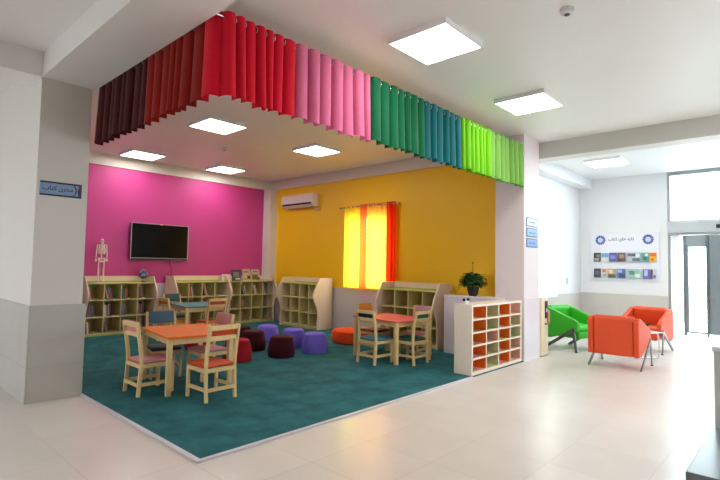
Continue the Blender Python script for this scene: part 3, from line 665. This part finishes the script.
# ================================================================ WINDOW CURTAIN (yellow wall)
def drape(label, name, y0, y1, rgb, trans, x=W-.10, nf=3, amp=.022, z1=2.66, z0=.93):
    t = thing(name, label, 'curtain', (x, y0, 0), 0, 'window curtain panels'); bm = bmesh.new(); n = nf*14; g = []; L = y1-y0
    rd = random.Random(name+str(y0))
    am = [rd.uniform(.6, 1.2)*amp for _ in range(nf+2)]
    for j in range(13):
        z = z1+(z0-z1)*j/12; row = []
        for i in range(n+1):
            s = i/n*nf; k = int(s); f = s-k; A = am[k]*(1-f)+am[k+1]*f
            row.append(bm.verts.new((math.sin(2*PI*s)*A*(1+.2*j/12), L*i/n, z)))
        g.append(row)
    for j in range(12):
        for i in range(n): bm.faces.new((g[j][i], g[j][i+1], g[j+1][i+1], g[j+1][i]))
    m = MB(); m.bm.free(); m.bm = bm
    m.build('cloth', cloth('drape_'+name, rgb, trans), t, smooth=True)
    mb = MB().box(-.003, .003, 0, L, z0-.0005, z0+.05)
    for k in range(nf):
        u = L*(k+.5)/nf; MB().tube([(.024*math.cos(q), u, 2.615+.024*math.sin(q)) for q in [2*PI*i/14 for i in range(14)]], .005, 6, True).build('grommet', chrome, t, smooth=True)
    mb.bm.free(); return t
drape('sheer yellow curtain panel, leftmost at the alcove window', 'yellow_curtain', 3.66, 4.10, (252, 208, 50), .75)
drape('sheer orange curtain panel beside the yellow one at the alcove window', 'orange_curtain', 3.462, 3.66, (242, 112, 40), .6, nf=2)
drape('sheer amber curtain panel in the middle of the alcove window', 'amber_curtain', 2.93, 3.46, (250, 176, 60), .8, nf=4)
drape('red-orange curtain panel, rightmost at the alcove window', 'red_curtain', 2.71, 2.93, (236, 50, 8), .6, nf=2)
t = thing('curtain_rod', 'short steel rod above the glowing window curtains on the yellow wall', 'curtain rod', (W-.10, 2.62, 2.62))
MB().tube([(0, 0, 0), (0, 1.62, 0)], .01, 10).build('rod', chrome, t, smooth=True)
for y in (0, 1.62): MB().ball((0, y, 0), .02, seg=12).build('finial', chrome, t, smooth=True)
for y in (.04, 1.57): MB().tube([(0, y, 0), (.097, y, 0)], .007, 8).build('bracket', chrome, t)

# ================================================================ SIGNS
def text(s, size, loc, rot, m, parent=None, name='lettering', width=None):
    cu = bpy.data.curves.new(name, 'FONT'); cu.body = s; cu.size = size; cu.align_x = 'CENTER'; cu.align_y = 'CENTER'; cu.extrude = .0008; cu.offset = 0.014*size
    o = bpy.data.objects.new('tmp', cu); COL.objects.link(o); bpy.context.view_layer.update()
    me = bpy.data.meshes.new_from_object(o.evaluated_get(bpy.context.evaluated_depsgraph_get())); COL.objects.unlink(o); bpy.data.objects.remove(o)
    xs = [v.co.x for v in me.vertices]; ys = [v.co.y for v in me.vertices]; wd = max(xs)-min(xs)
    cx, cy = (max(xs)+min(xs))/2, (max(ys)+min(ys))/2; k = width/wd if width else 1
    for v in me.vertices: v.co.x = (v.co.x-cx)*k; v.co.y = (v.co.y-cy)*k
    me.materials.clear(); me.materials.append(m); o = bpy.data.objects.new(name, me); COL.objects.link(o)
    if parent: o.parent = parent
    o.location = loc; o.rotation_euler = rot; return o
S_STORE = '\uFE8F\uFE8E\uFE98\uFB90 \uFEE5\uFEB0\uFEA8\uFEE3'
S_NEW = '\uFE8F\uFE8E\uFE98\uFB90 \uFBFC\uFE8E\uFEEB \uFEE9\uFEAF\uFE8E\uFE97'
navy = mat('sign_navy', (24, 30, 66), .4)
t = thing('wall_sign', 'long blue sign plate with dark Persian lettering on the left pillar', 'sign', (-.278, 2.407, 2.11))
MB().box(-.188, .188, -.008, .0025, -.072, .072).build('plate', mat('sign_blue', (128, 156, 196), .4), t)
MB().box(-.188, .188, -.0095, -.0082, .055, .072).box(-.188, .188, -.0095, -.0082, -.072, -.055).build('border', navy, t)
mb = MB()
pts = [(.118, .055), (.135, .03), (.143, 0), (.135, -.03), (.118, -.055)]
mb.prism(pts+[(p[0]-.010, p[1]) for p in pts[::-1]], 'y', -.0098, -.0083); mb.build('arc', navy, t)
MB().prism([(.150, 0), (.160, .054), (.188, .054), (.188, -.054), (.160, -.054)], 'y', -.0094, -.0082).build('ornament', mat('sign_maroon', (96, 66, 84), .5), t)
mb = MB()
for k in range(5): q = k/5; mb.prism([(.150+.03*q, .046*q), (.156+.03*q, .046*q), (.150+.03*q+.012, -.05+.03*q), (.146+.03*q+.012, -.05+.03*q)], 'y', -.0102, -.0095)
mb.build('ornament_lines', navy, t)
text(S_STORE, .095, (-.03, -.0095, 0.002), (PI/2, 0, 0), navy, t, width=.27)
for k, (z0, l) in enumerate(((2.115, 'pale blue sign plate on the column, topmost of three'), (1.955, 'blue sign plate on the column, middle of three'), (1.795, 'blue sign plate on the column, lowest of three'))):
    t = thing('wall_sign', l, 'sign', (5.565, -.0015, z0), 0, 'three blue sign plates on the column')
    MB().box(-.2, .2, -.008, 0, -.07, .07).build('frame', mat('sign_frame_grey', (86, 100, 140), .4), t)
    MB().box(-.18, .18, -.0095, -.0082, -.052, .052).build('face', mat('sign_face_%d' % k, ((190, 212, 240), (130, 166, 222), (120, 156, 216))[k], .4), t)
    mb = MB(); rd = random.Random(k)
    for j in range(9): mb.box(-.12+j*.026, -.12+j*.026+rd.uniform(.012, .024), -.0108, -.0097, -.012, -.006+rd.uniform(0, .02))
    mb.build('lettering', mat('sign_ink', (64, 84, 140), .5), t)

# new-books board on the far foyer wall
t = thing('display_board', 'acrylic new-books board with two round blue emblems and two ledges on the white wall', 'board', (9.585, -.283, 1.68))
# local: board lies in the y-z plane, facing -x ; +y local is left in the picture
bw, bh = .665, .505
MB().box(-.012, .0, -bw, bw, -bh, bh, .004).build('panel', mat('board_acrylic', (226, 228, 240), .2), t)
lt = mat('letter_grey', (40, 42, 50), .5)
text(S_NEW, .12, (-.0135, .05, .375), (PI/2, 0, -PI/2), lt, t, width=.50)
emb = mat('emblem_blue', (22, 44, 140), .4); emc = mat('emblem_centre', (176, 206, 246), .4)
for y in (.455, -.465):
    mb = MB(); N = 14
    for k in range(N):
        a = 2*PI*k/N; c, s = math.cos(a), math.sin(a); poly = []
        for r, wv in ((.050, -.009), (.09, -.0175), (.112, 0), (.09, .0175), (.050, .009)): poly.append((y + r*c - wv*s, .365 + r*s + wv*c))
        mb.prism(poly, 'x', -.0145, -.0122)
    e = mb.build('emblem', emb, t)
    MB().prism([(y+.044*math.cos(2*PI*k/20), .365+.044*math.sin(2*PI*k/20)) for k in range(20)], 'x', -.0135, -.0121).build('emblem_centre', emc, e)
for z in (-.105, -.45):
    MB().box(-.07, -.0125, -.62, .60, z-.006, z-.001).build('ledge', glass('acrylic', (225, 235, 240), .12), t)
def cover(yl, yr, zb, rgb, art, label):
    b = thing('display_book', label, 'book', (9.54, (yl+yr)/2, zb), 0, 'books on the new-books board'); b.rotation_euler = (0, .06, 0)
    hw = abs(yl-yr)/2-.004
    MB().box(-.01, 0, -hw, hw, 0, .195).build('cover', mat('nb_%d_%d_%d' % rgb, rgb, .45), b)
    for y0, y1, z0, z1, c in art: MB().box(-.012, -.0102, -hw*y0, -hw*y1, .195*z0, .195*z1).build('cover_picture', mat('nb_%d_%d_%d' % c, c, .45), b)
P0 = .305
r1 = [(.305, .155, (56, 60, 62), [(-.8, .6, .1, .4, (150, 150, 140)), (-.2, .8, .5, .8, (120, 124, 116))], 'dark grey'), (.15, -.005, (210, 214, 214), [(-1, 1, .5, .95, (110, 156, 206)), (-.8, .2, .2, .4, (236, 220, 200))], 'white and sky blue'),
      (-.01, -.165, (66, 78, 150), [(-.7, .7, .3, .7, (120, 130, 196))], 'blue'), (-.17, -.325, (112, 82, 86), [(-.5, .7, .4, .8, (160, 130, 124)), (-.8, .1, .1, .3, (80, 50, 60))], 'brown'),
      (-.355, -.615, (168, 176, 188), [(-.9, .3, .6, .9, (70, 76, 88)), (-.2, .9, .1, .4, (90, 100, 110)), (.3, .9, .5, .9, (220, 226, 230))], 'wide grey and white'), (-.62, -.765, (96, 160, 146), [(-.6, .6, .2, .6, (60, 110, 120)), (0, .8, .6, .9, (200, 220, 210))], 'sea green'), (-.77, -.90, (240, 176, 40), [(-.9, .9, .6, .95, (214, 100, 40)), (-.6, .3, .15, .4, (200, 90, 50))], 'yellow and orange')]
for a, b, c, art, nm in r1: cover(a, b, 1.5745, c, art, nm+' book on the upper ledge of the new-books board')
r2 = [(.305, .155, (44, 50, 76), [(-.6, .6, .3, .7, (80, 90, 120))], 'dark navy'), (.15, .03, (214, 206, 196), [(-.7, .6, .6, .95, (190, 110, 60)), (-.4, .8, .1, .4, (150, 170, 160))], 'white and orange'), (.02, -.15, (168, 160, 132), [(-.8, .2, .5, .9, (226, 190, 160)), (-.9, .9, .02, .4, (70, 80, 60))], 'tan and green'),
      (-.155, -.325, (90, 112, 166), [(-.5, .8, .1, .5, (40, 60, 96)), (-.8, .2, .6, .9, (160, 180, 220))], 'steel blue'), (-.355, -.615, (150, 190, 184), [(-.7, .1, .4, .8, (90, 130, 120)), (.2, .9, .1, .5, (220, 230, 230))], 'wide pale green'), (-.65, -.78, (88, 100, 176), [(-.6, .4, .3, .9, (180, 190, 226))], 'violet blue'), (-.785, -.90, (190, 196, 214), [(-1, -.2, 0, 1, (90, 50, 70)), (0, .8, .1, .4, (70, 80, 150))], 'white and maroon')]
for a, b, c, art, nm in r2: cover(a, b, 1.2295, c, art, nm+' book on the lower ledge of the new-books board')

# zebra blind at the side window
t = thing('window_blind', 'bright zebra roller blind over the foyer window left of the far corner', 'blind', (7.535, .585, 0))
MB().box(-.62, .62, -.045, .01, 2.66, 2.74, .01).build('headrail', mat('rail_white', (235, 235, 235), .4), t)
o1 = MB().box(-.6, .6, -.0215, -.020, .86, 2.66).build('sheer', cloth('blind_sheer', (250, 252, 253), .85), t)
mb = MB()
for k in range(14): mb.box(-.6, .6, -.026, -.023, .90+k*.126, .90+k*.126+.06)
mb.build('bands', cloth('blind_band', (240, 244, 246), .7), t)
MB().box(-.6, .6, -.032, -.016, .84, .865).build('bottom_bar', mat('rail_white', (235, 235, 235), .4), t)
t = thing('wall_switch', 'small grey socket on the white foyer side wall', 'switch', (8.75, .598, 1.15))
MB().box(-.03, .03, -.012, 0, -.06, .06, .003).build('plate', mat('switch_grey', (190, 190, 192), .4), t)

# water dispenser
t = thing('water_dispenser', 'tall slim beige water dispenser beside the white column', 'water dispenser', (5.87, -.03, 0.001))
bg_ = mat('dispenser_beige', (226, 210, 176), .4)
poly = [(0, .02), (.01, 0), (.14, -.015), (.27, 0), (.30, .03), (.30, .30), (0, .30)]
MB().prism(poly, 'z', 0.015, .93).build('body', bg_, t, bevel=.006)
MB().prism([(x*.98+.003, y*.98+.003) for x, y in poly], 'z', 0, .0145).build('base', mat('dispenser_base', (110, 100, 84), .5), t)
MB().box(.11, .20, -.024, -.008, .60, .88, .004).build('control_panel', mat('dispenser_panel', (44, 52, 66), .25), t)
MB().box(.135, .165, -.028, -.0245, .70, .76).build('display', mat('dispenser_display', (190, 200, 215), .3), t)
MB().box(.205, .292, -.022, .02, .53, .72, .004).build('tap_recess', mat('dispenser_brown', (176, 122, 72), .5), t)
MB().box(.10, .29, -.03, -.012, .50, .525, .003).build('drip_tray', mat('dispenser_base', (110, 100, 84), .5), t)

# ================================================================ ARMCHAIRS AND COFFEE TABLE
arm_steel = mat('armchair_steel', (120, 122, 126), .3, 1)
def armchair(label, loc, rz, m):
    """local: sitter faces +y"""
    t = thing('armchair', label, 'armchair', loc, rz, 'flared lounge armchairs')
    hw = .335
    o = MB().prism([(-.36, .19), (-.27, .19), (-.20, .70), (-.245, .745), (-.32, .745), (-.365, .70)], 'x', -hw+.075, hw-.075).build('backrest', m, t, bevel=.02)
    MB().prism([(-.345, .30), (-.285, .30), (-.225, .775), (-.26, .80), (-.325, .795), (-.352, .75)], 'x', -hw+.095, hw-.095)
    for s in (-1, 1):
        x0, x1 = sorted((s*(hw), s*(hw-.07)))
        MB().prism([(-.37, .19), (-.375, .68), (-.33, .725), (-.24, .72), (.28, .545), (.345, .50), (.35, .36), (.22, .32), (-.20, .19)], 'x', x0, x1).build('arm', m, t, bevel=.014)
        lg = MB().bar((s*(hw+.008), .27, .36), (s*(hw+.008), .335, .0), .014, .05, up=(0, 1, 0)).bar((s*(hw+.008), .285, .385), (s*(hw+.008), -.31, .0), .014, .05, up=(0, 1, 0))
        lg.build('leg_frame', arm_steel, t)
        MB().box(s*(hw+.008)-.016, s*(hw+.008)+.016, .312, .355, 0, .012).build('foot', black, t)
    MB().box(-hw+.0715, hw-.0715, -.255, .33, .22, .345, .02, 3).build('seat_base', m, t, smooth=True)
    MB().box(-hw+.0725, hw-.0725, -.21, .345, .346, .43, .03, 3).build('seat', m, t, smooth=True)
    return t
og = fab('lounge_orange', (214, 70, 18)); gg = fab('lounge_green', (52, 176, 34))
A1 = armchair('orange-red armchair seen from behind, nearest the viewer', (6.12, -1.10, 0), -PI/2, og)
dup(A1, (7.98, -1.03, 0), PI/2-.06, 'orange-red armchair facing the viewer, beside the glass door')
G1 = dup(A1, (7.12, -.06, 0), PI-.28, 'bright green armchair beside the water dispenser')
for c in children(G1):
    if c.name.split('.')[0] in ('backrest', 'arm', 'seat_base', 'seat'):
        c.data = c.data.copy(); c.data.materials[0] = gg
t = thing('coffee_table', 'low glass coffee table with looped chrome base between the orange armchairs', 'coffee table', (7.09, -1.08, 0), -.62)
MB().box(-.28, .30, -.24, .24, .405, .42, .004).build('tabletop', mat('frosted_top', (238, 240, 240), .15), t)
for y in (-.19, .19):
    MB().tube(smoothcurve([(-.24, y, .404), (-.27, y, .2), (-.26, y, .03), (-.18, y, .014), (0, y, .014), (.18, y, .014), (.26, y, .03), (.27, y, .2), (.24, y, .404)], 4), .013, 10).build('base_loop', chrome, t, smooth=True)
t = thing('small_plant', 'tiny green plant on the coffee table', 'plant', (7.22, -1.20, .4205))
MB().lathe([(0, 0), (.03, 0), (.038, .05), (.03, .05), (0, .045)], 16).build('pot', mat('tiny_pot', (220, 220, 215), .4), t, smooth=True)
mb = MB(); rd = random.Random(3)
for i in range(26):
    th = rd.uniform(0, 2*PI); leaf(mb, (0, 0, .045), (math.cos(th)*.5, math.sin(th)*.5, rd.uniform(.4, 1.2)), rd.uniform(.06, .11), .02)
mb.build('foliage', lm, t)

# ================================================================ DESK AT THE RIGHT EDGE
t = thing('reception_desk', 'light grey desk with a dark stone step at the right edge', 'desk', (0, 0, 0))
MB().box(1.0, 1.895, -4.2, -2.735, .0, .40).build('step_front', mat('desk_dark', (58, 52, 50), .5), t)
MB().box(.985, 1.895, -4.2, -2.72, .4005, .45, .004).build('step_top', mat('desk_slab', (112, 118, 122), .3), t)
MB().box(1.9, 3.2, -4.2, -2.73, 0, .91).build('body', mat('desk_light', (206, 210, 212), .35), t)
MB().box(1.89, 3.2, -4.2, -2.72, .9105, .94, .004).build('worktop', mat('desk_top', (232, 236, 238), .25), t)
